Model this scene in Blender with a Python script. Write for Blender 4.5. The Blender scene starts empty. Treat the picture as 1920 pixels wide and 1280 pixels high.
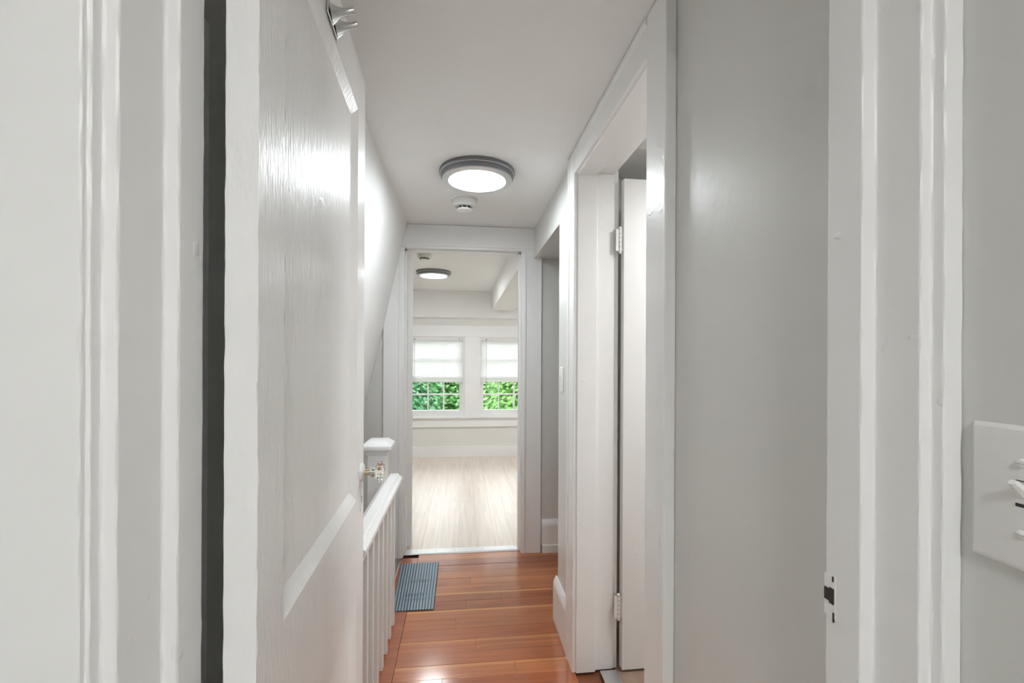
import bpy, bmesh, math, random
from mathutils import Vector, Matrix, noise

random.seed(7)
S = bpy.context.scene
COL = S.collection
R = math.radians

# ------------------------------------------------------------------ camera, world, sun, exposure
cam_d = bpy.data.cameras.new('camera')
cam = bpy.data.objects.new('camera', cam_d)
COL.objects.link(cam)
cam_d.sensor_width = 36.0
cam_d.lens = 36.0 * 853.0 / 1920.0
cam_d.shift_y = 30.0 / 1920.0
cam_d.clip_start = 0.01
cam.matrix_world = (Matrix.Translation((0, 0, 1.29)) @ Matrix.Rotation(R(-6.35), 4, 'Z')
                    @ Matrix.Rotation(R(90), 4, 'X') @ Matrix.Rotation(R(0.27), 4, 'Z'))
S.camera = cam

world = bpy.data.worlds.new('overcast_sky')
S.world = world
world.use_nodes = True
wb = world.node_tree.nodes['Background']
wb.inputs[0].default_value = (0.93, 0.965, 1.0, 1)
wb.inputs[1].default_value = 5.5

sun_d = bpy.data.lights.new('sun', 'SUN')
sun = bpy.data.objects.new('sun', sun_d)
COL.objects.link(sun)
sun_d.energy = 3.2
sun_d.angle = R(4)
sun_d.color = (1, 0.96, 0.88)
sun.rotation_euler = (R(38), 0, R(-25))      # high, from behind the house onto the trees
sun.location = (0, 0, 8)

S.view_settings.view_transform = 'Standard'
S.view_settings.look = 'None'
S.view_settings.gamma = 1.0
S.view_settings.use_curve_mapping = False
S.view_settings.exposure = 0.72
S.cycles.diffuse_bounces = 7
S.cycles.max_bounces = 12
S.cycles.caustics_refractive = False
S.cycles.caustics_reflective = False
S.cycles.adaptive_threshold = 0.12
S.cycles.adaptive_min_samples = 20
LAMP = 34.0                                  # radiance of the ceiling lamp diffusers

CEIL = 2.145


# ------------------------------------------------------------------ materials
def new_mat(name):
    m = bpy.data.materials.new(name)
    m.use_nodes = True
    nt = m.node_tree
    b = nt.nodes['Principled BSDF']
    return m, nt, b


def n_(nt, t, **kw):
    n = nt.nodes.new(t)
    for k, v in kw.items():
        setattr(n, k, v)
    return n


def simple(name, col, rough=0.5, metal=0.0, bump=0.0, scale=60.0, stretch=(1, 1, 1), var=0.0, spec=0.5, coat=0.0,
           rvar=0.0, chips=0.0):
    """paint, metal or plastic with a little noise in colour, gloss and relief"""
    m, nt, b = new_mat(name)
    L = nt.links
    b.inputs['Roughness'].default_value = rough
    b.inputs['Metallic'].default_value = metal
    b.inputs['Specular IOR Level'].default_value = spec
    b.inputs['Coat Weight'].default_value = coat
    b.inputs['Coat Roughness'].default_value = 0.12
    tc = n_(nt, 'ShaderNodeTexCoord')
    mp = n_(nt, 'ShaderNodeMapping')
    mp.inputs['Scale'].default_value = stretch
    L.new(tc.outputs['Object'], mp.inputs['Vector'])
    nz = n_(nt, 'ShaderNodeTexNoise')
    nz.inputs['Scale'].default_value = scale
    nz.inputs['Detail'].default_value = 2
    L.new(mp.outputs['Vector'], nz.inputs['Vector'])
    big = n_(nt, 'ShaderNodeTexNoise')
    big.inputs['Scale'].default_value = 5.0
    big.inputs['Detail'].default_value = 0
    L.new(tc.outputs['Object'], big.inputs['Vector'])
    mix = n_(nt, 'ShaderNodeMix', data_type='RGBA')
    mix.inputs['A'].default_value = (*[c * (1 - var) for c in col], 1)
    mix.inputs['B'].default_value = (*[min(1, c * (1 + var)) for c in col], 1)
    L.new(big.outputs['Fac'], mix.inputs['Factor'])
    L.new(mix.outputs['Result'], b.inputs['Base Color'])
    if rvar:
        mr = n_(nt, 'ShaderNodeMapRange')
        mr.inputs['To Min'].default_value = rough - rvar
        mr.inputs['To Max'].default_value = rough + rvar
        L.new(nz.outputs['Fac'], mr.inputs['Value'])
        L.new(mr.outputs['Result'], b.inputs['Roughness'])
    if bump:
        bp = n_(nt, 'ShaderNodeBump')
        bp.inputs['Strength'].default_value = 1.0
        bp.inputs['Distance'].default_value = bump
        L.new(nz.outputs['Fac'], bp.inputs['Height'])
        last = bp
        if chips:                               # blobs and chips of old paint
            vz = n_(nt, 'ShaderNodeTexNoise')
            vz.inputs['Scale'].default_value = 26.0
            vz.inputs['Detail'].default_value = 1.5
            vz.inputs['Roughness'].default_value = 0.7
            L.new(tc.outputs['Object'], vz.inputs['Vector'])
            rp = n_(nt, 'ShaderNodeMapRange')
            rp.inputs['From Min'].default_value = 0.70
            rp.inputs['From Max'].default_value = 0.76
            L.new(vz.outputs['Fac'], rp.inputs['Value'])
            b2 = n_(nt, 'ShaderNodeBump')
            b2.inputs['Strength'].default_value = 1.0
            b2.inputs['Distance'].default_value = chips
            L.new(rp.outputs['Result'], b2.inputs['Height'])
            L.new(bp.outputs['Normal'], b2.inputs['Normal'])
            last = b2
        L.new(last.outputs['Normal'], b.inputs['Normal'])
    return m


M = {}
M['trim'] = simple('white_gloss_trim_paint', (0.855, 0.86, 0.855), 0.36, bump=0.0006, scale=30, var=0.015, chips=0.0008)
M['jamb'] = simple('old_white_jamb_paint', (0.85, 0.85, 0.845), 0.4, bump=0.0007, scale=24, var=0.015, chips=0.001)
M['door'] = simple('brushed_white_door_paint', (0.89, 0.89, 0.885), 0.36, bump=0.0017, scale=14, stretch=(14, 4, 2.0),
                   var=0.012, rvar=0.08, chips=0.0006)
M['ceiling'] = simple('white_ceiling_paint', (0.87, 0.875, 0.87), 0.6, bump=0.0004, scale=40, var=0.01)
M['wall'] = simple('warm_grey_wall_paint', (0.67, 0.675, 0.65), 0.36, bump=0.0004, scale=45, var=0.012)
M['wall_far'] = simple('pale_grey_wall_paint', (0.77, 0.77, 0.745), 0.5, bump=0.0004, scale=45, var=0.012)
M['plastic'] = simple('white_plastic', (0.80, 0.80, 0.78), 0.3, bump=0.0001, scale=80, var=0.01)
M['slot'] = simple('dark_slot', (0.03, 0.03, 0.03), 0.6, var=0.1)
M['pewter'] = simple('brushed_pewter', (0.20, 0.205, 0.22), 0.38, metal=0.85, bump=0.0001, scale=90, var=0.05)
M['nickel'] = simple('satin_nickel', (0.62, 0.63, 0.65), 0.3, metal=0.7, bump=0.0001, scale=90, var=0.04)
M['chrome'] = simple('polished_chrome', (0.72, 0.73, 0.73), 0.18, metal=1.0, bump=0.0001, scale=40, var=0.03)
M['brass'] = simple('aged_brass', (0.56, 0.48, 0.30), 0.3, metal=1.0, bump=0.0001, scale=60, var=0.08)
M['iron'] = simple('worn_dark_iron', (0.06, 0.058, 0.055), 0.45, metal=0.7, bump=0.0006, scale=120, var=0.3)
M['aluminium'] = simple('white_threshold_metal', (0.78, 0.79, 0.80), 0.3, metal=0.3, bump=0.0002, scale=30,
                        stretch=(1, 8, 8), var=0.05)
M['rubber'] = simple('blue_grey_rubber', (0.22, 0.30, 0.36), 0.38, bump=0.0003, scale=120, var=0.12)
M['rubber_dark'] = simple('dark_rubber_groove', (0.03, 0.045, 0.06), 0.6, bump=0.0003, scale=120, var=0.1)
M['bark'] = simple('grey_brown_bark', (0.13, 0.10, 0.07), 0.9, bump=0.02, scale=14, var=0.3)
M['ground'] = simple('garden_ground', (0.10, 0.17, 0.06), 0.95, bump=0.02, scale=6, var=0.3)
M['tread'] = simple('dark_red_stair_tread', (0.19, 0.065, 0.03), 0.35, bump=0.0005, scale=30, var=0.2)


def emissive(name, col, s):
    m, nt, b = new_mat(name)
    b.inputs['Base Color'].default_value = (*col, 1)
    b.inputs['Emission Color'].default_value = (*col, 1)
    b.inputs['Emission Strength'].default_value = s
    return m


M['diffuser_far'] = emissive('far_room_lamp_diffuser', (0.955, 0.98, 1.0), LAMP * 1.65)  # shared by the visible far lamp and the added one beside it
M['diffuser_near'] = emissive('added_near_lamp_diffuser', (1.0, 0.99, 0.985), LAMP * 1.9)  # glow of the added lamp out of view in the near room
M['diffuser_side'] = emissive('added_side_lamp_diffuser', (1.0, 0.99, 0.985), LAMP * 1.7)  # glow of the added lamp out of view in the side room
M['diffuser'] = emissive('lit_lamp_diffuser', (0.90, 0.965, 1.0), LAMP)


def wood(name, rough, grain=(2.2, 55, 55), stripe=(0.62, 0.27, 0.085), amp=0.42, coat=0.5, coat_r=0.12, bump=0.0004):
    """boards whose base tone is the object's own colour; a pale sapwood edge where alpha asks for it"""
    m, nt, b = new_mat(name)
    L = nt.links
    oi = n_(nt, 'ShaderNodeObjectInfo')
    tc = n_(nt, 'ShaderNodeTexCoord')
    geo = n_(nt, 'ShaderNodeNewGeometry')
    mp = n_(nt, 'ShaderNodeMapping')
    mp.inputs['Scale'].default_value = grain
    L.new(geo.outputs['Position'], mp.inputs['Vector'])
    add = n_(nt, 'ShaderNodeVectorMath', operation='ADD')
    sc = n_(nt, 'ShaderNodeVectorMath', operation='SCALE')
    sc.inputs[0].default_value = (13, 7, 3)
    L.new(oi.outputs['Random'], sc.inputs['Scale'])
    L.new(mp.outputs['Vector'], add.inputs[0])
    L.new(sc.outputs['Vector'], add.inputs[1])
    nz = n_(nt, 'ShaderNodeTexNoise')
    nz.inputs['Scale'].default_value = 1.0
    nz.inputs['Detail'].default_value = 5
    nz.inputs['Distortion'].default_value = 0.6
    L.new(add.outputs['Vector'], nz.inputs['Vector'])
    mr = n_(nt, 'ShaderNodeMapRange')
    mr.inputs['From Min'].default_value = 0.3
    mr.inputs['From Max'].default_value = 0.7
    mr.inputs['To Min'].default_value = 1 - amp
    mr.inputs['To Max'].default_value = 1 + amp
    L.new(nz.outputs['Fac'], mr.inputs['Value'])
    mul = n_(nt, 'ShaderNodeVectorMath', operation='SCALE')
    L.new(oi.outputs['Color'], mul.inputs[0])
    L.new(mr.outputs['Result'], mul.inputs['Scale'])
    sep = n_(nt, 'ShaderNodeSeparateXYZ')
    L.new(tc.outputs['Generated'], sep.inputs[0])
    st = n_(nt, 'ShaderNodeMapRange')
    st.inputs['From Min'].default_value = 0.74
    st.inputs['From Max'].default_value = 0.84
    L.new(sep.outputs['Y'], st.inputs['Value'])
    f = n_(nt, 'ShaderNodeMath', operation='MULTIPLY')
    L.new(st.outputs['Result'], f.inputs[0])
    L.new(oi.outputs['Alpha'], f.inputs[1])
    mix = n_(nt, 'ShaderNodeMix', data_type='RGBA')
    mix.inputs['B'].default_value = (*stripe, 1)
    L.new(f.outputs[0], mix.inputs['Factor'])
    L.new(mul.outputs['Vector'], mix.inputs['A'])
    L.new(mix.outputs['Result'], b.inputs['Base Color'])
    b.inputs['Roughness'].default_value = rough
    b.inputs['Specular IOR Level'].default_value = 0.2
    b.inputs['Coat Weight'].default_value = coat
    b.inputs['Coat Roughness'].default_value = coat_r
    bp = n_(nt, 'ShaderNodeBump')
    bp.inputs['Distance'].default_value = bump
    L.new(nz.outputs['Fac'], bp.inputs['Height'])
    L.new(bp.outputs['Normal'], b.inputs['Normal'])
    L.new(bp.outputs['Normal'], b.inputs['Coat Normal'])
    return m


M['fir'] = wood('red_brown_fir_board', 0.42, coat=1.0, coat_r=0.14, bump=0.00006, amp=0.2)
M['pale_wood'] = wood('pale_washed_wood_board', 0.32, grain=(38, 2.0, 38), amp=0.10, coat=0.7, coat_r=0.42, bump=0.00006)


def glass_mat(name, rough=0.0):
    m, nt, b = new_mat(name)
    b.inputs['Base Color'].default_value = (0.97, 0.98, 0.98, 1)
    b.inputs['Transmission Weight'].default_value = 1.0
    b.inputs['Roughness'].default_value = rough
    b.inputs['IOR'].default_value = 1.5
    return m


M['crystal'] = glass_mat('clear_cut_glass', 0.03)


def pane_mat():
    m, nt, b = new_mat('window_glass')
    L = nt.links
    tr = n_(nt, 'ShaderNodeBsdfTransparent')
    tr.inputs[0].default_value = (0.97, 0.98, 0.975, 1)
    gl = n_(nt, 'ShaderNodeBsdfGlossy')
    gl.inputs['Roughness'].default_value = 0.02
    fr = n_(nt, 'ShaderNodeFresnel')
    fr.inputs[0].default_value = 1.35
    mx = n_(nt, 'ShaderNodeMixShader')
    L.new(fr.outputs[0], mx.inputs[0])
    L.new(tr.outputs[0], mx.inputs[1])
    L.new(gl.outputs[0], mx.inputs[2])
    L.new(mx.outputs[0], nt.nodes['Material Output'].inputs[0])
    return m


M['pane'] = pane_mat()


def translucent(name, col, fac, tcol=None, rough=0.45, varied=False):
    m, nt, b = new_mat(name)
    L = nt.links
    b.inputs['Base Color'].default_value = (*col, 1)
    b.inputs['Roughness'].default_value = rough
    tl = n_(nt, 'ShaderNodeBsdfTranslucent')
    tl.inputs[0].default_value = (*(tcol or col), 1)
    mx = n_(nt, 'ShaderNodeMixShader')
    mx.inputs[0].default_value = fac
    L.new(b.outputs[0], mx.inputs[1])
    L.new(tl.outputs[0], mx.inputs[2])
    L.new(mx.outputs[0], nt.nodes['Material Output'].inputs[0])
    nz = n_(nt, 'ShaderNodeTexNoise')
    geo = n_(nt, 'ShaderNodeNewGeometry')
    nz.inputs['Scale'].default_value = 2.2 if varied else 30
    nz.inputs['Detail'].default_value = 5 if varied else 2
    L.new(geo.outputs['Position'], nz.inputs['Vector'])
    mc = n_(nt, 'ShaderNodeMix', data_type='RGBA')
    k = (0.35, 1.75) if varied else (0.985, 1.015)
    mc.inputs['A'].default_value = (*[c * k[0] for c in col], 1)
    mc.inputs['B'].default_value = (*[min(1, c * k[1]) for c in col], 1)
    L.new(nz.outputs['Fac'], mc.inputs['Factor'])
    L.new(mc.outputs['Result'], b.inputs['Base Color'])
    return m


M['slat'] = translucent('white_vinyl_slat', (0.88, 0.88, 0.88), 0.3)
M['leaf_a'] = translucent('mid_green_leaf', (0.07, 0.20, 0.05), 0.3, (0.12, 0.34, 0.07), varied=True)
M['leaf_b'] = translucent('yellow_green_leaf', (0.12, 0.27, 0.06), 0.3, (0.19, 0.40, 0.08), varied=True)
M['leaf_c'] = translucent('deep_green_leaf', (0.04, 0.155, 0.06), 0.25, (0.06, 0.24, 0.09), varied=True)

# ------------------------------------------------------------------ mesh helpers
WL = {}


def world_loc(o):
    return WL.get(o.name, Vector((0, 0, 0)))


class MB:
    def __init__(s):
        s.v, s.f = [], []
        s.flat = False

    def add(s, vs, fs):
        k = len(s.v)
        s.v += [tuple(p) for p in vs]
        s.f += [tuple(i + k for i in f) for f in fs]
        return s

    def box(s, x0, x1, y0, y1, z0, z1):
        s.flat = True
        return s.add([(x0, y0, z0), (x1, y0, z0), (x1, y1, z0), (x0, y1, z0), (x0, y0, z1), (x1, y0, z1), (x1, y1, z1), (x0, y1, z1)],
                     [(0, 3, 2, 1), (4, 5, 6, 7), (0, 1, 5, 4), (1, 2, 6, 5), (2, 3, 7, 6), (3, 0, 4, 7)])

    def lathe(s, prof, n=32, c=(0, 0, 0), axis='Z', lobes=0, lobe_amp=0.0):
        """prof: (radius, height) pairs; closed at both ends"""
        vs = []
        for r, h in prof:
            for i in range(n):
                a = 2 * math.pi * i / n
                rr = r * (1 + lobe_amp * math.cos(lobes * a)) if lobes else r
                p = (rr * math.cos(a), rr * math.sin(a), h)
                if axis == 'Y':
                    p = (p[0], -p[2], p[1])
                elif axis == 'X':
                    p = (-p[2], p[0], p[1])
                vs.append((p[0] + c[0], p[1] + c[1], p[2] + c[2]))
        fs = []
        for j in range(len(prof) - 1):
            for i in range(n):
                fs.append((j * n + i, j * n + (i + 1) % n, (j + 1) * n + (i + 1) % n, (j + 1) * n + i))
        fs.append(tuple(range(n - 1, -1, -1)))
        fs.append(tuple((len(prof) - 1) * n + i for i in range(n)))
        return s.add(vs, fs)

    def prism(s, pts, z0, z1, seg=1, jit=0.0, seed=0.0, axis='Z'):
        """closed outline (x, y) drawn out along z (or x, y by axis), wavering by jit"""
        n = len(pts)
        s.flat = True
        vs, fs = [], []
        for j in range(seg + 1):
            z = z0 + (z1 - z0) * j / seg
            for i, (x, y) in enumerate(pts):
                dx = dy = 0
                if jit:
                    dx = jit * (noise.noise((z * 34, i * 5.3, seed)) + 0.8 * max(0, noise.noise((z * 110, i * 9.1, seed + 9)) - 0.3))
                    dy = jit * noise.noise((z * 31, i * 4.7, seed + 3))
                p = (x + dx, y + dy, z)
                if axis == 'X':
                    p = (z, p[0], p[1])
                elif axis == 'Y':
                    p = (p[0], z, p[1])
                vs.append(p)
        for j in range(seg):
            for i in range(n):
                fs.append((j * n + i, j * n + (i + 1) % n, (j + 1) * n + (i + 1) % n, (j + 1) * n + i))
        fs.append(tuple(range(n - 1, -1, -1)))
        fs.append(tuple(seg * n + i for i in range(n)))
        return s.add(vs, fs)

    def tube(s, path, radii, n=12, flat=1.0):
        pts = [Vector(p) for p in path]
        vs, fs = [], []
        up = Vector((0.13, 0.31, 0.94))
        for k, p in enumerate(pts):
            t = (pts[min(k + 1, len(pts) - 1)] - pts[max(k - 1, 0)]).normalized()
            a = t.cross(up).normalized()
            b = a.cross(t)
            r = radii[k] if hasattr(radii, '__len__') else radii
            for i in range(n):
                an = 2 * math.pi * i / n
                vs.append(p + a * r * math.cos(an) + b * r * flat * math.sin(an))
        for k in range(len(pts) - 1):
            for i in range(n):
                fs.append((k * n + i, k * n + (i + 1) % n, (k + 1) * n + (i + 1) % n, (k + 1) * n + i))
        fs.append(tuple(range(n - 1, -1, -1)))
        fs.append(tuple((len(pts) - 1) * n + i for i in range(n)))
        return s.add(vs, fs)

    def mesh(s, name, bevel=0.0, smooth=True, off=(0, 0, 0)):
        me = bpy.data.meshes.new(name)
        me.from_pydata([(p[0] - off[0], p[1] - off[1], p[2] - off[2]) for p in s.v], [], s.f)
        bm = bmesh.new()
        bm.from_mesh(me)
        bmesh.ops.recalc_face_normals(bm, faces=bm.faces)
        if bevel:
            bmesh.ops.bevel(bm, geom=list(bm.edges), offset=bevel, segments=2, affect='EDGES', profile=0.5, clamp_overlap=True)
        bm.to_mesh(me)
        bm.free()
        if smooth:
            for p in me.polygons:
                p.use_smooth = True
            me.set_sharp_from_angle(angle=R(32))
        return me

    def build(s, name, mat, parent=None, local=False, bevel=0.0, smooth=True, kind=None):
        """world coordinates unless local; a top-level mesh has its origin at the middle of its base"""
        if parent is not None:
            off = (0, 0, 0) if local else world_loc(parent)
            loc = (0, 0, 0)
        else:
            xs, ys, zs = zip(*s.v)
            off = Vector(((min(xs) + max(xs)) / 2, (min(ys) + max(ys)) / 2, min(zs)))
            loc = off
        me = s.mesh(name, bevel, smooth, off)
        me.materials.append(M[mat] if isinstance(mat, str) else mat)
        o = bpy.data.objects.new(name, me)
        COL.objects.link(o)
        if s.flat and smooth:
            wn = o.modifiers.new('weighted_normal', 'WEIGHTED_NORMAL')
            wn.keep_sharp = True
            wn.weight = 60
        o.parent = parent
        o.location = loc
        WL[o.name] = Vector(off)
        if kind:
            o['kind'] = kind
        return o


def tag(o, label=None, cat=None, group=None, kind=None):
    if label:
        o['label'] = label
    if cat:
        o['category'] = cat
    if group:
        o['group'] = group
    if kind:
        o['kind'] = kind
    return o


def empty(name, loc, rz=0.0):
    o = bpy.data.objects.new(name, None)
    COL.objects.link(o)
    o.location = loc
    o.rotation_euler = (0, 0, rz)
    o.empty_display_size = 0.05
    WL[o.name] = Vector(loc)
    return o


def copy_tree(o, parent=None):
    c = o.copy()
    COL.objects.link(c)
    c.parent = parent
    for ch in [x for x in bpy.data.objects if x.parent == o]:
        copy_tree(ch, c)
    return c


def inst(name, me, parent, loc, color=None):
    o = bpy.data.objects.new(name, me)
    COL.objects.link(o)
    o.parent = parent
    o.location = loc
    if color:
        o.color = color
    return o


def rounded(pts, r, n=2):
    """round the corners of a closed outline"""
    out = []
    k = len(pts)
    for i in range(k):
        p, a, b = Vector(pts[i]), Vector(pts[i - 1]), Vector(pts[(i + 1) % k])
        da, db = (a - p), (b - p)
        q = min(r, da.length * 0.45, db.length * 0.45)
        u, w = p + da.normalized() * q, p + db.normalized() * q
        for j in range(n + 1):
            t = j / n
            out.append(tuple((1 - t) ** 2 * u + 2 * t * (1 - t) * p + t * t * w))
    return out


def structure(mb, name, mat, label, **kw):
    return tag(mb.build(name, mat, **kw), label, None, None, 'structure')


# ------------------------------------------------------------------ shell
SH = 'structure'
structure(MB().box(-2.0, 2.5, -2.5, 6.05, CEIL, CEIL + 0.14), 'ceiling', 'ceiling', 'flat white painted ceiling over the hall and the rooms')
structure(MB().box(-2.0, 2.5, -2.5, 6.05, -2.75, -2.6), 'floor_lower', 'tread', 'dark floor at the foot of the stairs')
structure(MB().box(-2.0, -1.9, -2.5, 6.05, -2.6, CEIL), 'wall_outer_left', 'wall_far', 'outer wall along the left of the house')
structure(MB().box(2.4, 2.5, -2.5, 6.05, -2.6, CEIL), 'wall_outer_right', 'wall_far', 'outer wall along the right of the house')
structure(MB().box(-1.9, 2.4, -2.5, -2.4, -2.6, CEIL), 'wall_outer_near', 'wall', 'wall at the back of the near room')

# near room floor, right-hand room floor, alcove share the hall slab
structure(MB().box(-1.9, 2.4, -2.4, 0.42, -0.2, 0), 'floor_near', 'wall_far', 'floor of the near room')

# near wall with the doorway the camera looks through
DTOP = 2.01
nw = MB()
nw.box(-1.9, -0.40, 0.425, 0.5225, -2.6, CEIL)
nw.box(-0.40, 0.475, 0.425, 0.4907, DTOP + 0.06, CEIL)
structure(nw, 'wall_near', 'wall', 'wall holding the near doorway')

# walls of the hall on the right, pierced by the side doorway and the alcove
RX = 0.475
SD0, SD1, SDT = 1.10, 1.82, 2.04
wr = MB()
wr.box(RX, RX + 0.15, -2.4, SD0 - 0.012, 0, CEIL)
wr.box(RX, RX + 0.15, SD0 - 0.012, SD1 + 0.012, SDT + 0.012, CEIL)
wr.box(RX, RX + 0.15, SD1 + 0.012, 2.19, 0, CEIL)
wr.box(RX, 2.4, 2.19, 3.0, 1.945, CEIL)
structure(wr, 'wall_right', 'wall', 'smooth warm grey wall along the right of the hall')
structure(MB().box(RX + 0.15, 2.4, 2.10, 2.19, 0, CEIL), 'wall_alcove', 'wall', 'grey wall between the alcove and the side room')
structure(MB().box(RX + 0.15, 2.4, 0.30, 0.42, 0, CEIL), 'wall_side_room', 'wall', 'grey wall at the near side of the side room')

# end wall of the hall
EY = 2.99
EX0, EX1, ET = -0.367, 0.392, 1.992
we = MB()
we.box(-1.9, EX0 - 0.012, EY, EY + 0.12, -2.6, CEIL)
we.box(EX1 + 0.012, 2.4, EY, EY + 0.12, -2.6, CEIL)
we.box(EX0 - 0.012, EX1 + 0.012, EY, EY + 0.12, ET + 0.012, CEIL)
we.box(EX0 - 0.012, EX1 + 0.012, EY, EY + 0.12, -2.6, -0.012)
structure(we, 'wall_end', 'wall', 'warm grey wall at the end of the hall around the doorway')

# sloped white wall over the stairs; short wall added to darken the door gap
k = 0.2195
x_lo = -0.35 - k * (CEIL + 2.6)
sl = MB().prism([(-0.35, CEIL), (x_lo, -2.6), (x_lo - 0.08, -2.6), (-0.43, CEIL)], 0.5225, EY, axis='Y')
structure(sl, 'wall_left', 'ceiling', 'white wall sloping outward over the stairs')
structure(MB().box(-0.44, -0.352, 0.5225, 1.46, 0, 2.1), 'wall_added_behind_door', 'wall', 'short grey wall added behind the open white door to darken the gap')
structure(MB().box(-0.352, -0.337, 0.5225, 0.655, 0, 1.737), 'trim_5', 'trim', 'plain white board on the wall behind the open door', bevel=0.006)
structure(MB().box(-0.44, -0.385, 0.5225, 2.45, -2.6, -0.02), 'wall_stairwell', 'wall', 'grey wall of the stairwell below the railing')

# far room shell
FY = 5.93
WX = [(-0.705, 0.05), (0.215, 0.97)]
WZ0, WZ1 = 0.505, 1.552
wf = MB()
wf.box(-1.9, WX[0][0], FY, FY + 0.12, -2.6, CEIL)
wf.box(WX[0][1], WX[1][0], FY, FY + 0.12, WZ0, WZ1)
wf.box(WX[1][1], 2.4, FY, FY + 0.12, -2.6, CEIL)
wf.box(WX[0][0], WX[1][1], FY, FY + 0.12, -2.6, WZ0)
wf.box(WX[0][0], WX[1][1], FY, FY + 0.12, WZ1, CEIL)
structure(wf, 'wall_far', 'wall_far', 'pale grey wall with two windows in the far room')
up = MB().prism([(FY - 0.05, 1.80), (FY - 0.05, CEIL), (FY, CEIL), (FY, 1.785)], -1.9, 2.4, axis='X')
structure(up, 'wall_far_upper', 'ceiling', 'white upper band of the far wall above the windows')
structure(MB().box(0.386, 0.662, EY + 0.12, FY - 0.05, 1.90, CEIL), 'trim_beam', 'ceiling', 'white boxed beam under the far room ceiling', bevel=0.004)

# ------------------------------------------------------------------ floors
fl = MB()
fl.box(-0.375, 2.4, 0.42, EY + 0.10, -0.2, -0.012)
hall_floor = structure(fl, 'floor', 'tread', 'varnished red-brown fir boards laid across the hall')
FO = world_loc(hall_floor)
tones = [(0.36, 0.13, 0.05), (0.38, 0.145, 0.058), (0.32, 0.107, 0.04), (0.39, 0.15, 0.06), (0.34, 0.118, 0.046), (0.285, 0.09, 0.034)]
pitch = 0.0835
plank_cache = {}


def plank_mesh(w, l):
    key = (round(w, 3), round(l, 3))
    if key not in plank_cache:
        mb = MB().box(0, l, 0, w, -0.012, 0)
        me = mb.mesh('plank', bevel=0.0007, smooth=False)
        me.materials.append(M['fir'])
        plank_cache[key] = me
    return plank_cache[key]


rng = random.Random(11)
y = 0.425
row = 0
alph = {20: 1, 22: 1, 18: 0, 15: 0, 26: 0}
while y < EY + 0.03:
    w = min(pitch, EY + 0.035 - y)
    x0 = -0.268
    x1 = 1.9 if y > 2.15 else 0.47
    cuts = [x0]
    if row == 23:
        cuts.append(0.03)
    elif rng.random() < 0.25:
        cuts.append(round(rng.uniform(-0.12, 0.36), 2))
    if x1 > 1:
        cuts.append(round(rng.uniform(0.7, 1.2), 1))
    cuts.append(x1)
    for a, b in zip(cuts[:-1], cuts[1:]):
        t = rng.choice(tones)
        kf = rng.uniform(0.94, 1.06)
        al = 1.0 if row in (22, 24, 12) else (0.5 if row in (17, 19) else 0.0)
        me = plank_mesh(w - 0.0008, b - a - 0.0008)
        inst('plank', me, hall_floor, (a - FO.x, y - FO.y, rng.uniform(-0.0006, 0.0004) - FO.z), (t[0] * kf * 1.12, t[1] * kf * 0.95, t[2] * kf * 0.72, al))
    y += pitch
    row += 1
bd = MB().box(-0.375, -0.2695, 0.53, EY - 0.02, -0.012, 0.0006)
bo = bd.build('border_board', 'fir', hall_floor, bevel=0.002)
bo.color = (0.33, 0.095, 0.032, 0)

# far room floor
ff = structure(MB().box(-1.9, 2.4, EY + 0.11, FY, -0.2, -0.012), 'floor_far', 'tread', 'pale glossy wood boards of the far room floor')
FO2 = world_loc(ff)
M['pale_wood'].name = 'pale_wood_board'
pw_w = 0.126
pmesh = {}
x = -1.9
i = 0
while x < 2.38:
    ys = [EY + 0.11, EY + 0.11 + rng.uniform(0.5, 2.3), FY]
    for a, b in zip(ys[:-1], ys[1:]):
        q = round(b - a, 1)
        me = MB().box(0, pw_w - 0.0006, 0, b - a - 0.0006, -0.012, 0).mesh('plank', bevel=0.0005, smooth=False)
        me.materials.append(M['pale_wood'])
        kf = rng.uniform(0.98, 1.02)
        inst('plank', me, ff, (x - FO2.x, a - FO2.y, -FO2.z), (0.72 * kf, 0.63 * kf, 0.55 * kf, 0))
    x += pw_w
    i += 1

# side room floor strip over the slab
sf = MB().box(0.64, 2.4, 0.42, 2.10, -0.012, 0.001)
so = structure(sf, 'floor_side', 'pale_wood', 'brown wood floor of the side room')
so.color = (0.36, 0.25, 0.19, 0)

# ------------------------------------------------------------------ near doorway trim
RJ = [(0.4265, 0.4907), (0.4265, 0.4438), (0.4428, 0.4438), (0.4428, 0.395), (0.4545, 0.395), (0.4545, 0.383), (0.475, 0.383), (0.475, 0.4907)]
LJ = [(-0.275, 0.5225), (-0.275, 0.4785), (-0.289, 0.4785), (-0.289, 0.419), (-0.301, 0.419), (-0.301, 0.4075), (-0.3045, 0.4075),
      (-0.3045, 0.4017), (-0.42, 0.4017), (-0.42, 0.425), (-0.40, 0.425), (-0.40, 0.5225)]
t1 = empty('trim_1', (0.08, 0.46, 0))
tag(t1, 'white painted jambs and casing of the near doorway', None, None, SH)
MB().prism(rounded(RJ, 0.003, 3), 0, DTOP + 0.06, 260, 0.0006, 1.0).build('strike_jamb', 'jamb', t1)
MB().prism(rounded(LJ, 0.0035, 3), 0, DTOP + 0.06, 260, 0.0006, 5.0).build('hinge_jamb', 'jamb', t1)
hd = MB().box(-0.275, 0.4265, 0.42, 0.4907, DTOP, DTOP + 0.06)
hd.box(-0.42, 0.475, 0.4017, 0.42, DTOP, DTOP + 0.12)
hd.build('head_jamb', 'jamb', t1)
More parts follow.
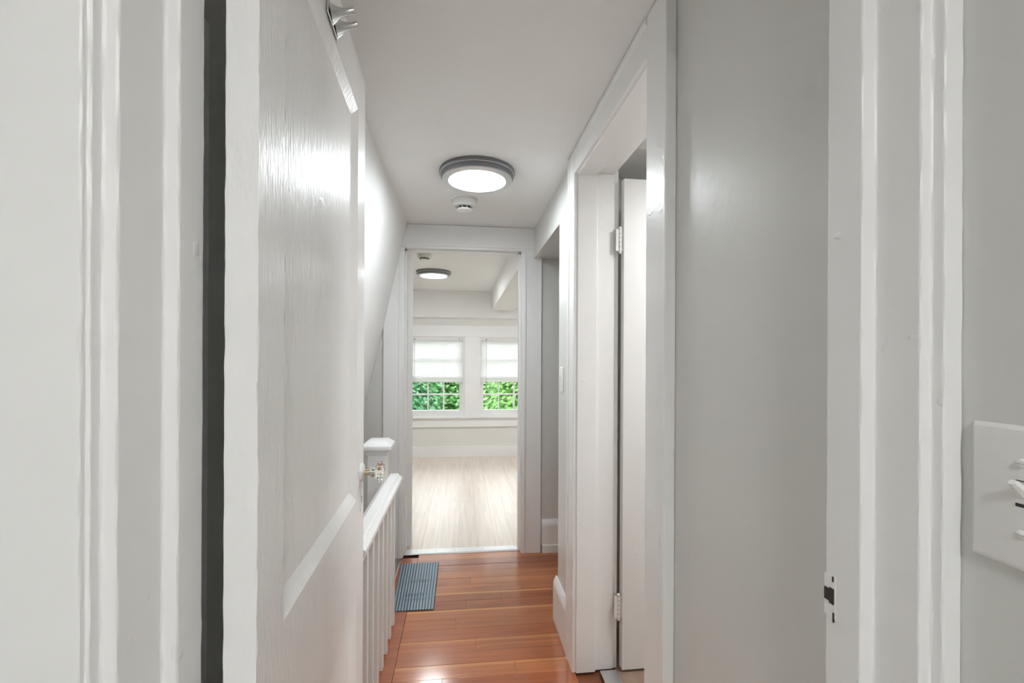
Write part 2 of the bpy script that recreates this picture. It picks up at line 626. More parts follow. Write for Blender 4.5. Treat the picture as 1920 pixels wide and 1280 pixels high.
# strike plate
sp = MB().box(0.4257, 0.4268, 0.4755, 0.4915, 0.992, 1.040).build('strike_plate', 'jamb', t1, bevel=0.001)
MB().box(0.4248, 0.4259, 0.4772, 0.4835, 1.008, 1.026).build('latch_hole', 'iron', sp)
MB().box(0.4248, 0.4259, 0.4835, 0.4905, 1.010, 1.024).build('worn_lip', 'iron', sp)
MB().box(0.4249, 0.4259, 0.4768, 0.4785, 0.988, 0.999).build('screw_slot', 'iron', sp)
MB().box(0.4249, 0.4259, 0.4778, 0.4795, 1.034, 1.040).build('screw_slot', 'iron', sp)

# ------------------------------------------------------------------ panel doors
def panel_door(root, W, H, T, xs, zs, mat, z0=0.008, inset=0.026, depth=0.012, jit=0.0):
    """xs: inner edges of the two stiles; zs: list of (bottom, top) of the panels; room face at y = 0"""
    hs = rounded([(0, 0), (xs[0], 0), (xs[0], T), (0, T)], 0.0015, 2)
    MB().prism(hs, z0, H, 220 if jit else 1, jit, 2.0).build('stile', mat, root, local=True)
    MB().prism(rounded([(xs[1], 0), (W, 0), (W, T), (xs[1], T)], 0.0015, 2), z0, H).build('stile', mat, root, local=True)
    edges = [z0] + [e for p in zs for e in p] + [H]
    for a, b in zip(edges[0::2], edges[1::2]):
        MB().box(xs[0], xs[1], 0.0002, T - 0.0002, a, b).build('rail', mat, root, local=True)
    for a, b in zs:
        mb = MB()
        for s_, f0, f1 in ((1, 0.0004, depth), (-1, T - 0.0004, T - depth)):
            o = [(xs[0], f0, a), (xs[1], f0, a), (xs[1], f0, b), (xs[0], f0, b)]
            mid = [(xs[0] + inset * .75, f1 * .75 + f0 * .25, a + inset * .75), (xs[1] - inset * .75, f1 * .75 + f0 * .25, a + inset * .75),
                   (xs[1] - inset * .75, f1 * .75 + f0 * .25, b - inset * .75), (xs[0] + inset * .75, f1 * .75 + f0 * .25, b - inset * .75)]
            inn = [(xs[0] + inset, f1, a + inset), (xs[1] - inset, f1, a + inset), (xs[1] - inset, f1, b - inset), (xs[0] + inset, f1, b - inset)]
            fs = []
            for k0 in (0, 4):
                fs += [(k0 + j, k0 + (j + 1) % 4, k0 + 4 + (j + 1) % 4, k0 + 4 + j) for j in range(4)]
            fs.append((8, 9, 10, 11))
            mb.add(o + mid + inn, fs)
        mb.build('panel', mat, root, local=True, smooth=False)


d1 = empty('door_1', (-0.2238, 0.532, 0), R(92.2))
tag(d1, 'glossy white panelled door standing open on the left with a glass knob', None, None, SH)
panel_door(d1, 0.68, 1.992, 0.035, (0.086, 0.585), [(0.22, 0.72), (0.948, 1.878)], 'door', jit=0.0011)
# glass knob
kx, kz = 0.645, 1.0
kn = MB().lathe([(0.0235, 0.0), (0.0235, 0.003), (0.020, 0.006), (0.010, 0.0085)], 28, (kx, 0, kz), 'Y').build('door_knob', 'trim', d1, local=True)
kn['label'] = 'fluted clear glass knob on a brass shank'
MB().lathe([(0.0075, 0.008), (0.0075, 0.021)], 20, (kx, 0, kz), 'Y').build('shank', 'brass', kn, local=True)
MB().lathe([(0.0105, 0.021), (0.0135, 0.024), (0.0135, 0.027), (0.0105, 0.031), (0.0155, 0.034), (0.0155, 0.036)], 24, (kx, 0, kz), 'Y').build('collar', 'chrome', kn, local=True)
MB().lathe([(0.014, 0.0362), (0.021, 0.039), (0.0255, 0.045), (0.0265, 0.050), (0.024, 0.055), (0.0195, 0.058), (0.008, 0.0595)], 48, (kx, 0, kz), 'Y', 12, 0.045).build('glass_ball', 'crystal', kn, local=True)
kp = MB()
kp.prism(rounded([(kx - 0.015, 0.905), (kx + 0.005, 0.905), (kx + 0.005, 0.965), (kx - 0.015, 0.965)], 0.01, 5), -0.002, 0.001, axis='Y')
kpo = kp.build('keyhole_plate', 'trim', d1, local=True)
MB().lathe([(0.003, 0.0018), (0.003, 0.0024)], 12, (kx - 0.005, 0, 0.94), 'Y').box(kx - 0.0065, kx - 0.0035, -0.0024, -0.0018, 0.926, 0.939).build('keyhole', 'slot', kpo, local=True)
# double coat hook high on the door
hk = MB().box(0.283, 0.362, -0.0045, 0.0, 1.886, 1.912).build('coat_hook', 'chrome', d1, local=True, bevel=0.0018)
hk['label'] = 'chrome double coat hook'
MB().lathe([(0.0022, 0.0044), (0.0022, 0.005)], 10, (0.352, 0, 1.899), 'Y').build('screw', 'slot', hk, local=True)
for s_ in (0.303, 0.338):
    path, rad = [], []
    for j in range(13):
        t = j / 12
        path.append((s_ + 0.004 * t, -0.003 - 0.038 * t, 1.8965 - 0.001 * math.sin(math.pi * t) + 0.012 * t))
        rad.append(0.0130 * (1 - t) ** 2.4 + 0.0052 + 0.0006 * (t > 0.9))
    MB().tube(path, rad, 14).build('prong', 'chrome', hk, local=True)

# ------------------------------------------------------------------ side doorway on the right: trim, door
t2 = empty('trim_2', (RX, 1.46, 0))
tag(t2, 'white casing and jambs of the side doorway on the right', None, None, SH)
cp = rounded([(RX - 0.018, SD1 + 0.006), (RX - 0.018, 1.90), (RX - 0.024, 1.905), (RX - 0.024, 1.925), (RX, 1.925), (RX, SD1 + 0.006)], 0.004, 3)
MB().prism(cp, 0, CEIL - 0.004, 120, 0.0004, 7.0).build('casing', 'trim', t2)
cq = rounded([(RX - 0.018, 0.985), (RX - 0.018, SD0 - 0.006), (RX, SD0 - 0.006), (RX, 0.968), (RX - 0.026, 0.968), (RX - 0.026, 0.985)], 0.004, 3)
MB().prism(cq, 0, CEIL - 0.004, 160, 0.0006, 8.0).build('casing', 'trim', t2)
hc = rounded([(RX - 0.017, SDT + 0.006), (RX, SDT + 0.006), (RX, CEIL - 0.003), (RX - 0.022, CEIL - 0.003), (RX - 0.022, CEIL - 0.02), (RX - 0.017, CEIL - 0.024)], 0.003, 2)
hcm = MB()
hcm.prism([(px, pz) for px, pz in hc], SD0 - 0.006, SD1 + 0.006, axis='Y')
hcm.build('head_casing', 'trim', t2)
# far jamb (faces the camera), near jamb, head
jx = [RX - 0.003, 0.553, 0.630]
fj = MB().prism(rounded([(jx[0], SD1), (jx[1], SD1), (jx[1], SD1 + 0.011), (jx[2], SD1 + 0.011), (jx[2], SD1 + 0.03), (jx[0], SD1 + 0.03)], 0.0025, 2), 0, SDT + 0.012, 120, 0.0004, 11.0)
fj.build('jamb', 'trim', t2)
MB().prism(rounded([(jx[0], SD0), (jx[1], SD0), (jx[1], SD0 - 0.011), (jx[2], SD0 - 0.011), (jx[2], SD0 - 0.03), (jx[0], SD0 - 0.03)], 0.0025, 2), 0, SDT + 0.012).build('jamb', 'trim', t2)
hj = MB().prism(rounded([(jx[0], SDT), (jx[1], SDT), (jx[1], SDT + 0.011), (jx[2], SDT + 0.011), (jx[2], SDT + 0.02), (jx[0], SDT + 0.02)], 0.0025, 2), SD0, SD1, axis='Y')
hj.build('head_jamb', 'trim', t2)
MB().box(jx[2], jx[2] + 0.018, SD1 + 0.016, SD1 + 0.10, 0, SDT + 0.09).build('room_casing', 'trim', t2)
MB().box(0.572, 0.64, SD0, SD1, -0.002, 0.004).build('threshold', 'nickel', t2, bevel=0.002)

d2 = empty('door_2', (0.660, SD1 - 0.018, 0), R(1.0))
tag(d2, 'white panelled door opened into the side room', None, None, SH)
panel_door(d2, 0.70, 2.025, 0.035, (0.099, 0.60), [(0.225, 0.735), (0.93, 1.80)], 'trim', z0=0.012)
for zz in (0.265, 1.775):
    h = MB().lathe([(0.0065, -0.045), (0.0065, 0.045)], 14, (-0.012, 0.012, zz)).build('hinge', 'trim', d2, local=True)
    MB().lathe([(0.003, 0.045), (0.0065, 0.047), (0.0065, 0.052), (0.003, 0.056)], 12, (-0.012, 0.012, zz)).build('finial', 'trim', h, local=True)
    MB().lathe([(0.003, -0.056), (0.0065, -0.052), (0.0065, -0.047), (0.003, -0.045)], 12, (-0.012, 0.012, zz)).build('finial', 'trim', h, local=True)
    MB().box(-0.03, 0.003, 0.010, 0.014, zz - 0.045, zz + 0.045).build('leaf', 'trim', h, local=True)
    for q in (-0.027, -0.009, 0.009, 0.027):
        MB().lathe([(0.0067, q - 0.0006), (0.0067, q + 0.0006)], 14, (-0.012, 0.012, zz)).build('joint', 'slot', h, local=True)

# baseboards
def base_profile(face, back, h):
    """face is where the board fronts, back the wall"""
    s_ = 1 if back > face else -1
    return rounded([(face, 0), (face, h - 0.035), (face + s_ * 0.004, h - 0.02), (back - s_ * 0.006, h), (back, h), (back, 0)], 0.004, 3)


bb = MB()
bb.prism([(px, pz) for px, pz in base_profile(RX - 0.02, RX, 0.215)], 1.925, 2.19 + 0.02, axis='Y')
bb.prism([(py, pz) for py, pz in base_profile(2.21, 2.19, 0.215)], RX, 2.3, axis='X')
structure(bb, 'baseboard_right', 'trim', 'white baseboard turning the corner of the right wall')
bb = MB().prism([(py, pz) for py, pz in base_profile(EY - 0.02, EY, 0.215)], 0.535, 2.3, axis='X')
bb.box(0.535, 2.3, EY - 0.03, EY, 0, 0.05)
structure(bb, 'baseboard_end', 'trim', 'white baseboard in the alcove at the end of the hall')
bb = MB().prism([(px, pz) for px, pz in base_profile(RX - 0.02, RX, 0.215)], 0.495, 0.966, axis='Y')
structure(bb, 'baseboard_hall', 'trim', 'white baseboard between the two doorways on the right')

# ------------------------------------------------------------------ end doorway trim and door
t3 = empty('trim_3', (0.0, EY, 0))
tag(t3, 'white casing and jambs of the doorway at the end of the hall', None, None, SH)


def cas_profile(x_in, x_out):
    s_ = 1 if x_out > x_in else -1
    return rounded([(x_in, EY), (x_in, EY - 0.014), (x_in + s_ * 0.012, EY - 0.014), (x_in + s_ * 0.016, EY - 0.02), (x_in + s_ * 0.030, EY - 0.02),
                    (x_in + s_ * 0.034, EY - 0.015), (x_out, EY - 0.018), (x_out, EY)], 0.0025, 2)


MB().prism(cas_profile(EX0, EX0 - 0.128), 0, ET + 0.006, 60, 0.0005, 21).build('casing', 'trim', t3)
MB().prism(cas_profile(EX1, EX1 + 0.135), 0, ET + 0.006, 60, 0.0005, 23).build('casing', 'trim', t3)
hp = [(EY, ET), (EY - 0.014, ET), (EY - 0.014, ET + 0.012), (EY - 0.02, ET + 0.016), (EY - 0.02, ET + 0.030), (EY - 0.015, ET + 0.034), (EY - 0.018, CEIL - 0.002), (EY, CEIL - 0.002)]
MB().prism(rounded(hp, 0.002, 2), EX0 - 0.128, EX1 + 0.135, axis='X').build('head_casing', 'trim', t3)
MB().box(EX0 - 0.012, EX0 - 0.0004, EY, EY + 0.12, 0, ET + 0.012).box(EX0 - 0.0004, EX0 + 0.011, EY + 0.03, EY + 0.08, 0, ET).build('jamb', 'trim', t3)
MB().box(EX1 + 0.0004, EX1 + 0.012, EY, EY + 0.12, 0, ET + 0.012).box(EX1 - 0.011, EX1 + 0.0004, EY + 0.03, EY + 0.08, 0, ET).build('jamb', 'trim', t3)
MB().box(EX0, EX1, EY, EY + 0.12, ET, ET + 0.012).box(EX0, EX1, EY + 0.03, EY + 0.08, ET - 0.011, ET).build('head_jamb', 'trim', t3)
th = rounded([(EY + 0.025, 0), (EY + 0.035, 0.007), (EY + 0.10, 0.007), (EY + 0.112, 0)], 0.003, 2)
tho = MB().prism(th, EX0 + 0.012, EX1 - 0.012, axis='X').build('threshold', 'aluminium', t3)
for px in (-0.29, -0.16, -0.04, 0.15, 0.33):
    MB().lathe([(0.0032, 0.007), (0.0028, 0.0078)], 10, (px, EY + 0.065, 0)).build('screw', 'iron', tho)

d3 = empty('door_3', (EX0 + 0.042, EY + 0.125, 0), R(97.5))
tag(d3, 'white door swung open into the far room, seen on its hinge edge', None, None, SH)
panel_door(d3, 0.735, 1.975, 0.035, (0.11, 0.62), [(0.23, 0.80), (0.98, 1.84)], 'trim', z0=0.02)
for zz in (0.25, 1.70):
    MB().lathe([(0.006, -0.045), (0.006, 0.045)], 12, (-0.006, 0.04, zz)).build('hinge', 'trim', d3, local=True)

# ------------------------------------------------------------------ windows, blinds
def window(k, x0, x1):
    root = empty('window_%d' % k, ((x0 + x1) / 2, FY, WZ0))
    tag(root, ('left' if k == 1 else 'right') + ' white six-over-six sash window of the far room', None, None, SH)
    j = MB()
    j.box(x0, x0 + 0.03, FY, FY + 0.12, WZ0, WZ1).box(x1 - 0.03, x1, FY, FY + 0.12, WZ0, WZ1)
    j.box(x0 + 0.03, x1 - 0.03, FY, FY + 0.12, WZ1 - 0.02, WZ1).box(x0 + 0.03, x1 - 0.03, FY, FY + 0.12, WZ0, WZ0 + 0.03)
    j.build('frame', 'trim', root)
    gx0, gx1 = x0 + 0.075, x1 - 0.075
    for nm, a, b, yy in (('lower', 0.535, 1.045, FY + 0.045), ('upper', 1.02, 1.534, FY + 0.08)):
        lo = 0.068 if nm == 'lower' else 0.035
        s_ = MB()
        s_.box(x0 + 0.03, gx0, yy, yy + 0.03, a, b).box(gx1, x1 - 0.03, yy, yy + 0.03, a, b)
        s_.box(gx0, gx1, yy, yy + 0.03, a, a + lo).box(gx0, gx1, yy, yy + 0.03, b - 0.035, b)
        so_ = s_.build('sash', 'trim', root)
        g0, g1 = a + lo, b - 0.035
        pw, ph = (gx1 - gx0) / 3, (g1 - g0) / 2
        for q in (1, 2):
            MB().box(gx0 + pw * q - 0.0095, gx0 + pw * q + 0.0095, yy + 0.004, yy + 0.026, g0, g1).build('muntin', 'trim', so_)
        MB().box(gx0, gx1, yy + 0.005, yy + 0.025, g0 + ph - 0.0095, g0 + ph + 0.0095).build('muntin', 'trim', so_)
        for cx in range(3):
            for cz in range(2):
                MB().box(gx0 + pw * cx + 0.006, gx0 + pw * (cx + 1) - 0.006, yy + 0.0135, yy + 0.0165, g0 + ph * cz + 0.006, g0 + ph * (cz + 1) - 0.006).build('pane', 'pane', so_, smooth=False)
    return root


window(1, *WX[0])
window(2, *WX[1])
ws = empty('trim_4', (0.13, FY, 0.386))
tag(ws, 'white window casing, stool and apron on the far wall', None, None, SH)
xl, xr = WX[0][0] - 0.12, WX[1][1] + 0.12
MB().box(xl, xr, FY - 0.02, FY, WZ1, 1.70).build('head_casing', 'trim', ws, bevel=0.003)
MB().box(WX[0][1], WX[1][0], FY - 0.02, FY, 0.532, WZ1).build('mullion_casing', 'trim', ws, bevel=0.003)
MB().box(xl, WX[0][0], FY - 0.02, FY, 0.532, WZ1).build('side_casing', 'trim', ws, bevel=0.003)
MB().box(WX[1][1], xr, FY - 0.02, FY, 0.532, WZ1).build('side_casing', 'trim', ws, bevel=0.003)
MB().box(xl - 0.02, xr + 0.02, FY - 0.05, FY + 0.03, 0.506, 0.532).build('stool', 'trim', ws, bevel=0.006)
MB().box(xl, xr, FY - 0.02, FY, 0.39, 0.506).build('apron', 'trim', ws, bevel=0.003)
structure(MB().box(-1.9, 2.4, FY - 0.018, FY, 0, 0.14), 'baseboard_far', 'trim', 'white baseboard below the far windows', bevel=0.003)

# one blind, then its twin
def make_blind(x0, x1):
    root = empty('window_blind', ((x0 + x1) / 2, FY + 0.02, 0.965))
    P = world_loc(root)
    W2 = (x1 - x0) / 2 - 0.034
    MB().box(-W2, W2, -0.013, 0.013, 0.54, 0.567).build('headrail', 'plastic', root, local=True, bevel=0.002)
    MB().box(-W2, W2, -0.010, 0.010, 0.0, 0.02).build('bottom_rail', 'plastic', root, local=True, bevel=0.003)
    mb = MB()
    tilt = R(64)
    vs, n = [], 5
    for xx in (-W2, W2):
        for j in range(n):
            u = (j / (n - 1) - 0.5) * 0.025
            bow = 0.0022 * (1 - (2 * j / (n - 1) - 1) ** 2)
            vs.append((xx, u * math.cos(tilt) - bow * math.sin(tilt), u * math.sin(tilt) + bow * math.cos(tilt)))
    mb.add(vs, [(j, j + 1, n + j + 1, n + j) for j in range(n - 1)])
    me = mb.mesh('slat')
    me.materials.append(M['slat'])
    z = 0.034
    while z < 0.535:
        inst('slat', me, root, (0, 0, z))
        z += 0.0192
    for xx in (-0.19, 0.0, 0.19):
        MB().box(xx - 0.0008, xx + 0.0008, -0.0118, -0.0112, 0.0, 0.545).build('ladder_cord', 'plastic', root, local=True)
        MB().box(xx - 0.012, xx + 0.012, -0.0112, 0.0112, -0.002, 0.012).build('cord_button', 'plastic', root, local=True, bevel=0.002)
    MB().tube([(-W2 + 0.075, -0.018, 0.55), (-W2 + 0.073, -0.02, 0.30), (-W2 + 0.074, -0.02, -0.10)], 0.0028, 8).build('tilt_wand', 'nickel', root, local=True)
    MB().box(-W2 + 0.066, -W2 + 0.084, -0.016, -0.012, 0.552, 0.562).build('clip', 'pewter', root, local=True)
    MB().box(W2 - 0.05, W2 - 0.032, -0.016, -0.012, 0.552, 0.562).build('clip', 'pewter', root, local=True)
    return root


b1 = make_blind(*WX[0])
tag(b1, 'half-raised white slatted blind in the left far window', 'blind', 'white blinds in the far windows')
b2 = copy_tree(b1)
b2.location.x = (WX[1][0] + WX[1][1]) / 2
tag(b2, 'half-raised white slatted blind in the right far window, its wand in view', 'blind', 'white blinds in the far windows')

# ------------------------------------------------------------------ ceiling lamps and smoke detectors
def make_lamp():
    root = empty('ceiling_light', (0, 0, 0))
    MB().lathe([(0.150, 0.0), (0.172, 0.0), (0.1735, -0.006), (0.1735, -0.013), (0.170, -0.0155), (0.150, -0.0155)], 64).build('base_ring', 'pewter', root, local=True)
    MB().lathe([(0.160, -0.0155), (0.1705, -0.0155), (0.1705, -0.019), (0.160, -0.019)], 64).build('bead_ring', 'nickel', root, local=True)
    MB().lathe([(0.150, -0.019), (0.1665, -0.019), (0.166, -0.030), (0.161, -0.038), (0.150, -0.038)], 64).build('rim_band', 'pewter', root, local=True)
    MB().lathe([(0.150, -0.038), (0.1605, -0.038), (0.1605, -0.0415), (0.150, -0.0435), (0.131, -0.0455), (0.129, -0.040)], 64).build('trim_ring', 'nickel', root, local=True)
    MB().lathe([(0.1285, -0.039), (0.1285, -0.0445), (0.115, -0.0475), (0.08, -0.0505), (0.04, -0.052), (0.004, -0.0522)], 64).build('diffuser', 'diffuser', root, local=True)
    return root


lamp = make_lamp()
lamp.location = (0.069, 2.105, CEIL)
tag(lamp, 'round flush ceiling light with a pewter rim in the hall', 'ceiling light', 'round flush ceiling lights')
for (lx, ly, lm, lb) in ((-0.28, 4.62, 'far', 'round flush ceiling light seen through the end doorway in the far room'),
                     (1.35, 4.62, 'far', 'unseen round flush ceiling light added on the hidden right side of the far room'),  # extra lamp out of view, added to brighten the far room
                     (0.08, -0.8, 'near', 'unseen round flush ceiling light added in the room before the near doorway'),  # added out of view to light the doorway and spill into the hall
                     (1.25, 1.25, 'side', 'unseen round flush ceiling light added in the side room on the right')):  # added out of view to light the side door and the hall
    c = copy_tree(lamp)
    c.location = (lx, ly, CEIL)
    for ch in c.children:
        if ch.name.startswith('diffuser'):
            ch.data = ch.data.copy()
            ch.data.materials[0] = M['diffuser_' + lm]
    tag(c, lb, 'ceiling light', 'round flush ceiling lights')


def make_detector():
    root = empty('smoke_detector', (0, 0, 0))
    MB().lathe([(0.070, 0.0), (0.070, -0.0054), (0.067, -0.0081), (0.055, -0.0081)], 48).build('mounting_plate', 'plastic', root, local=True)
    MB().lathe([(0.055, -0.0081), (0.0605, -0.0095), (0.0605, -0.0351), (0.057, -0.0419), (0.046, -0.0446)], 48).build('body', 'plastic', root, local=True)
    gr = MB().lathe([(0.040, -0.0419), (0.040, -0.0567)], 32).build('vent_ring', 'slot', root, local=True)
    for j in range(10):
        a = 2 * math.pi * j / 10
        m = MB()
        c0, s0 = math.cos(a), math.sin(a)
        for (r0, r1, wd) in ((0.0385, 0.0425, 0.0016),):
            pts = [(r0, -wd), (r1, -wd), (r1, wd), (r0, wd)]
            m.prism([(p * c0 - q * s0, p * s0 + q * c0) for p, q in pts], -0.0580, -0.0419)
        m.build('vent_rib', 'plastic', gr, local=True)
    MB().lathe([(0.038, -0.0540), (0.0425, -0.0560), (0.041, -0.0621), (0.030, -0.0668), (0.010, -0.0688)], 40).build('sensor_cap', 'plastic', root, local=True)
    return root


det = make_detector()
det.location = (0.013, 2.475, CEIL)
tag(det, 'white round smoke detector on the hall ceiling beside the light', 'smoke detector', 'round smoke detectors')
det2 = copy_tree(det)
det2.location = (-0.305, 3.79, CEIL)
tag(det2, 'white round smoke detector just inside the far room', 'smoke detector', 'round smoke detectors')

# ------------------------------------------------------------------ switches
def make_switch(name_loc, w, h, along):
    """plate on a wall facing -X; y is across the plate"""
    root = empty('light_switch', name_loc)
    hw, hh = w / 2, h / 2
    p = MB()
    o = [(0, -hw, -hh), (0, hw, -hh), (0, hw, hh), (0, -hw, hh)]
    m_ = [(-0.003, -hw, -hh), (-0.003, hw, -hh), (-0.003, hw, hh), (-0.003, -hw, hh)]
    e = 0.0035
    i_ = [(-0.0062, -hw + e, -hh + e), (-0.0062, hw - e, -hh + e), (-0.0062, hw - e, hh - e), (-0.0062, -hw + e, hh - e)]
    fs = [(3, 2, 1, 0), (8, 9, 10, 11)]
    for k0 in (0, 4):
        fs += [(k0 + j, k0 + (j + 1) % 4, k0 + 4 + (j + 1) % 4, k0 + 4 + j) for j in range(4)]
    p.add(o + m_ + i_, fs)
    p.build('cover_plate', 'plastic', root, local=True, bevel=0.0006)
    MB().box(-0.0066, -0.004, -0.0055, 0.0055, -0.0085, 0.0165).build('toggle_surround', 'plastic', root, local=True)
    MB().box(-0.0068, -0.0060, -0.0042, 0.0042, -0.0070, -0.0040).build('toggle_slot', 'slot', root, local=True)
    MB().box(-0.0068, -0.0060, -0.0042, 0.0042, 0.0146, 0.0155).build('toggle_slot', 'slot', root, local=True)
    MB().tube([(-0.004, 0, 0.004), (-0.010, 0, 0.0095), (-0.0145, 0, 0.0135), (-0.016, 0, 0.0148)], [0.0052, 0.0046, 0.0038, 0.0028], 8, 0.85).build('toggle', 'plastic', root, local=True)
    for zz in (-0.03, 0.03):
        s_ = MB().lathe([(0.0038, 0.006), (0.0034, 0.0078), (0.0018, 0.0086)], 16, (0, 0, zz), 'X').build('screw', 'plastic', root, local=True)
        MB().box(-0.0087, -0.0080, -0.0033, 0.0033, zz - 0.0004, zz + 0.0004).build('screw_slot', 'nickel', s_, local=True)
    return root


s1 = make_switch((RX, 0.3325, 1.173), 0.079, 0.122, 1)
tag(s1, 'large white toggle switch plate on the grey wall at the right edge', 'light switch')
s2 = make_switch((RX, 2.115, 1.187), 0.07, 0.117, 1)
tag(s2, 'small white toggle switch on the hall wall beside the alcove', 'light switch')

# ------------------------------------------------------------------ stair railing
rail = empty('stair_railing', (-0.334, 1.9, 0))
tag(rail, 'white stair railing with square balusters and a capped newel post', 'railing')
rp = rounded([(-0.366, 0.648), (-0.302, 0.648), (-0.302, 0.660), (-0.294, 0.668), (-0.294, 0.684), (-0.308, 0.692), (-0.314, 0.701), (-0.354, 0.701), (-0.360, 0.692), (-0.374, 0.684), (-0.374, 0.668), (-0.366, 0.660)], 0.003, 2)
MB().prism(rp, 1.46, 2.352, axis='Y').build('handrail', 'trim', rail)
ybal = 2.246
while ybal > 1.48:
    MB().box(-0.345, -0.316, ybal - 0.0145, ybal + 0.0145, 0.0, 0.649).build('baluster', 'trim', rail, bevel=0.002)
    ybal -= 0.1058
npo = MB().box(-0.467, -0.376, 2.352, 2.443, -0.30, 0.80).build('newel_post', 'trim', rail, bevel=0.003)


def frustum(cx, cy, rings):
    mb = MB()
    vs = []
    for r, z in rings:
        vs += [(cx - r, cy - r, z), (cx + r, cy - r, z), (cx + r, cy + r, z), (cx - r, cy + r, z)]
    fs = [(3, 2, 1, 0)]
    for k0 in range(0, 4 * (len(rings) - 1), 4):
        fs += [(k0 + j, k0 + (j + 1) % 4, k0 + 4 + (j + 1) % 4, k0 + 4 + j) for j in range(4)]
    t = 4 * (len(rings) - 1)
    fs.append((t, t + 1, t + 2, t + 3))
    return mb.add(vs, fs)


frustum(-0.4215, 2.3975, [(0.048, 0.795), (0.054, 0.799), (0.054, 0.806), (0.060, 0.813), (0.072, 0.821), (0.074, 0.826), (0.074, 0.842), (0.070, 0.847), (0.046, 0.866), (0.044, 0.868)]).build('cap', 'trim', npo, bevel=0.0015)

# stairs going down to the left
st = empty('staircase', (-0.6, 2.7, -0.2))
tag(st, 'dark red wooden stairs with pale risers going down behind the railing', 'stairs')
for q in range(2):
    z = -0.19 * (q + 1)
    xa = -0.375 - 0.22 * q
    MB().box(xa - 0.22, xa, 2.45, EY - 0.002, z - 0.03, z).build('tread', 'tread', st, bevel=0.004)
    MB().box(xa - 0.012, xa, 2.45, EY - 0.002, z, z + 0.17).build('riser', 'wall', st)
# ------------------------------------------------------------------ ribbed rubber tread mat
mat = empty('stair_tread_mat', (-0.245, 2.62, 0))
tag(mat, 'blue grey ribbed rubber stair tread mat on the floor by the newel', 'mat')


def mat_z(x, y):
    u = max(0.0, 1 - abs((x + 0.235) / 0.075) ** 3)
    z = 0.0
    for yc, a in ((2.655, 0.009), (2.50, 0.011), (2.455, 0.008)):
        z += a * math.exp(-((y - yc) / 0.013) ** 2)
    return 0.0016 + u * z


def mat_x(x, y):
    return x + 0.022 * ((y - 2.35) / 0.54) * (-(x + 0.133) / 0.224) * -1


def mat_strip(x0, x1, zt, name, m, ny=70):
    mb = MB()
    vs, fs = [], []
    for j in range(ny + 1):
        y = 2.352 + 0.535 * j / ny
        for (xx, dz) in ((x0, 0), (x0 + 0.0006, zt), (x1 - 0.0006, zt), (x1, 0)):
            X = -0.133 + (xx + 0.133) * (1 + 0.10 * (y - 2.352) / 0.535 - 0.04)
            vs.append((X, y, mat_z(X, y) + dz - (0.0012 if dz == 0 else 0)))
    for j in range(ny):
        for q in range(3):
            fs.append((j * 4 + q, j * 4 + q + 1, j * 4 + q + 5, j * 4 + q + 4))
    fs.append((0, 1, 2, 3))
    fs.append(tuple(ny * 4 + q for q in (3, 2, 1, 0)))
    mb.add(vs, fs)
    return mb.build(name, m, mat)


mat_strip(-0.352, -0.133, 0.001, 'backing', 'rubber_dark')
nr = 14
for q in range(nr):
    a = -0.350 + 0.2155 * q / nr
    gap = 0.0046 if q < 6 else 0.0032
    mat_strip(a, a + 0.2155 / nr - gap, 0.0042, 'rib', 'rubber')

# ------------------------------------------------------------------ trees outside
structure(MB().box(-30, 30, 6.3, 40, -4.2, -4.0), 'ground', 'ground', 'green garden ground outside the windows')


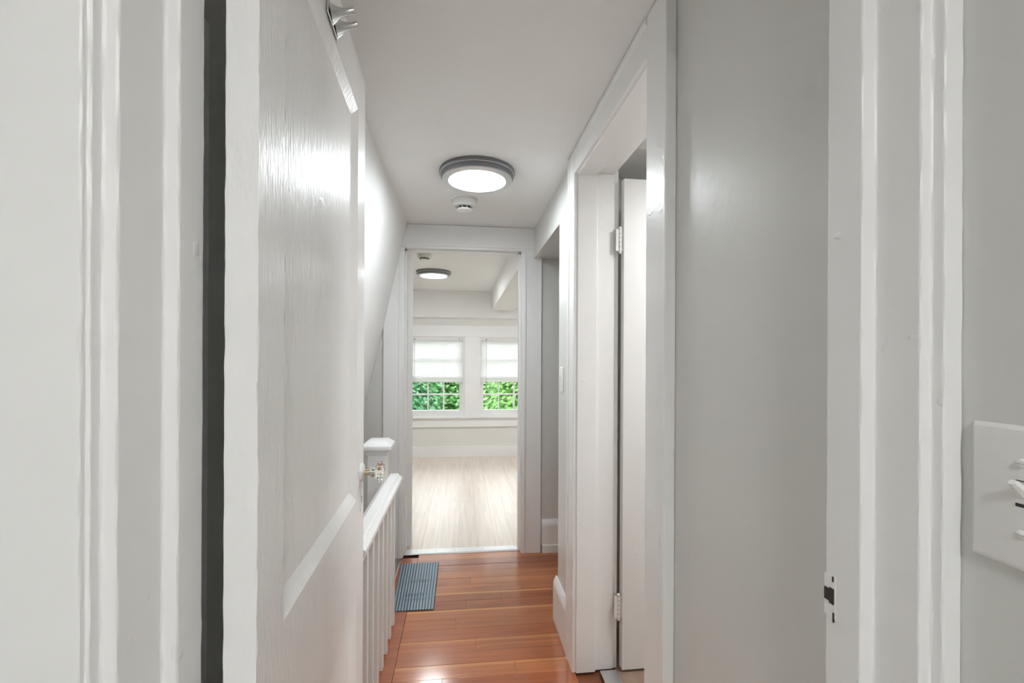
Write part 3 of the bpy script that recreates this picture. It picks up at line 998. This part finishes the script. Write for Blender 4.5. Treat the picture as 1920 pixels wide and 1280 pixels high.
def make_tree(cx, cy, cz, rx, rz, n, leafmat, label, seed, ls=0.075):
    rg = random.Random(seed)
    root = empty('garden_tree', (cx, cy, -4.0))
    tag(root, label, 'tree', 'garden trees outside the far windows')
    P = [(cx, cy, -4.0), (cx + 0.05, cy, -2.5), (cx - 0.04, cy + 0.05, -1.0), (cx, cy, cz)]
    MB().tube(P, [0.2, 0.16, 0.13, 0.06], 10).build('trunk', 'bark', root)
    br = MB()
    for q in range(9):
        a = 2 * math.pi * q / 9 + rg.random()
        z = -1.8 + 0.35 * q
        br.tube([(cx, cy, z), (cx + 0.5 * rx * math.cos(a), cy + 0.5 * rx * math.sin(a), z + 0.45), (cx + 0.85 * rx * math.cos(a), cy + 0.85 * rx * math.sin(a), z + 0.6)], [0.06, 0.035, 0.012], 6)
    br.build('branches', 'bark', root, kind='stuff')
    vs, fs = [], []
    sprays = []
    for q in range(n // 8):
        while True:
            p = Vector((rg.uniform(-1, 1), rg.uniform(-1, 1), rg.uniform(-1, 1)))
            if 0.45 < p.length < 1:
                break
        lump = 0.86 + 0.2 * noise.noise(p * 2.3 + Vector((seed, 0, 0)))
        sprays.append(Vector((cx + p.x * rx * lump, cy + p.y * rx * lump, cz + p.z * rz * lump)))
    outline = [(0, 0), (0.22, 0.30), (0.62, 0.28), (0.36, 0.55), (0.44, 0.86), (0, 1.05), (-0.44, 0.86), (-0.36, 0.55), (-0.62, 0.28), (-0.22, 0.30)]
    for c in sprays:
        dirv = (c - Vector((cx, cy, cz))).normalized()
        for j in range(14):
            b = c + Vector((rg.gauss(0, 0.13), rg.gauss(0, 0.13), rg.gauss(0, 0.07)))
            up = (Vector((0, 0, 0.7)) + dirv * 0.8 + Vector((rg.gauss(0, .35), rg.gauss(0, .35), rg.gauss(0, .25)))).normalized()
            t = up.cross(Vector((rg.gauss(0, 1), rg.gauss(0, 1), rg.gauss(0, .4)))).normalized()
            w = up.cross(t)
            s_ = ls * rg.uniform(0.7, 1.35)
            k0 = len(vs)
            for (ox, oy) in outline:
                vs.append(b + t * ox * s_ + w * oy * s_ - up * (abs(ox) ** 2 + oy * oy * 0.25) * 0.3 * s_)
            fs.append((k0, k0 + 1, k0 + 5, k0 + 9))
            fs.append((k0 + 1, k0 + 2, k0 + 3))
            fs.append((k0 + 1, k0 + 3, k0 + 5))
            fs.append((k0 + 3, k0 + 4, k0 + 5))
            fs.append((k0 + 9, k0 + 5, k0 + 7))
            fs.append((k0 + 9, k0 + 7, k0 + 8))
            fs.append((k0 + 7, k0 + 5, k0 + 6))
    me = bpy.data.meshes.new('foliage')
    me.from_pydata([v - Vector((cx, cy, -4.0)) for v in vs], [], fs)
    me.materials.append(M[leafmat])
    o = bpy.data.objects.new('foliage', me)
    COL.objects.link(o)
    o.parent = root
    o['kind'] = 'stuff'
    return root


make_tree(-1.35, 8.9, 0.2, 1.05, 1.9, 6000, 'leaf_c', 'dark green leafy tree outside the left end of the left window', 3)
make_tree(-0.15, 11.2, 0.2, 1.15, 2.1, 8000, 'leaf_a', 'mid green maple filling the right panes of the left window', 5)
make_tree(1.38, 8.9, 0.2, 1.0, 1.9, 7000, 'leaf_b', 'bright yellow-green maple filling the right window', 8)
make_tree(0.4, 14.8, 0.4, 2.3, 2.9, 10000, 'leaf_a', 'larger green tree standing behind the nearer maples', 13, 0.15)
make_tree(4.6, 14.0, 0.5, 1.8, 2.8, 5000, 'leaf_b', 'green tree beyond the right edge of the right window', 17, 0.15)
make_tree(-4.4, 14.0, 0.5, 1.9, 2.8, 5000, 'leaf_c', 'dark green tree beyond the left edge of the left window', 19, 0.15)
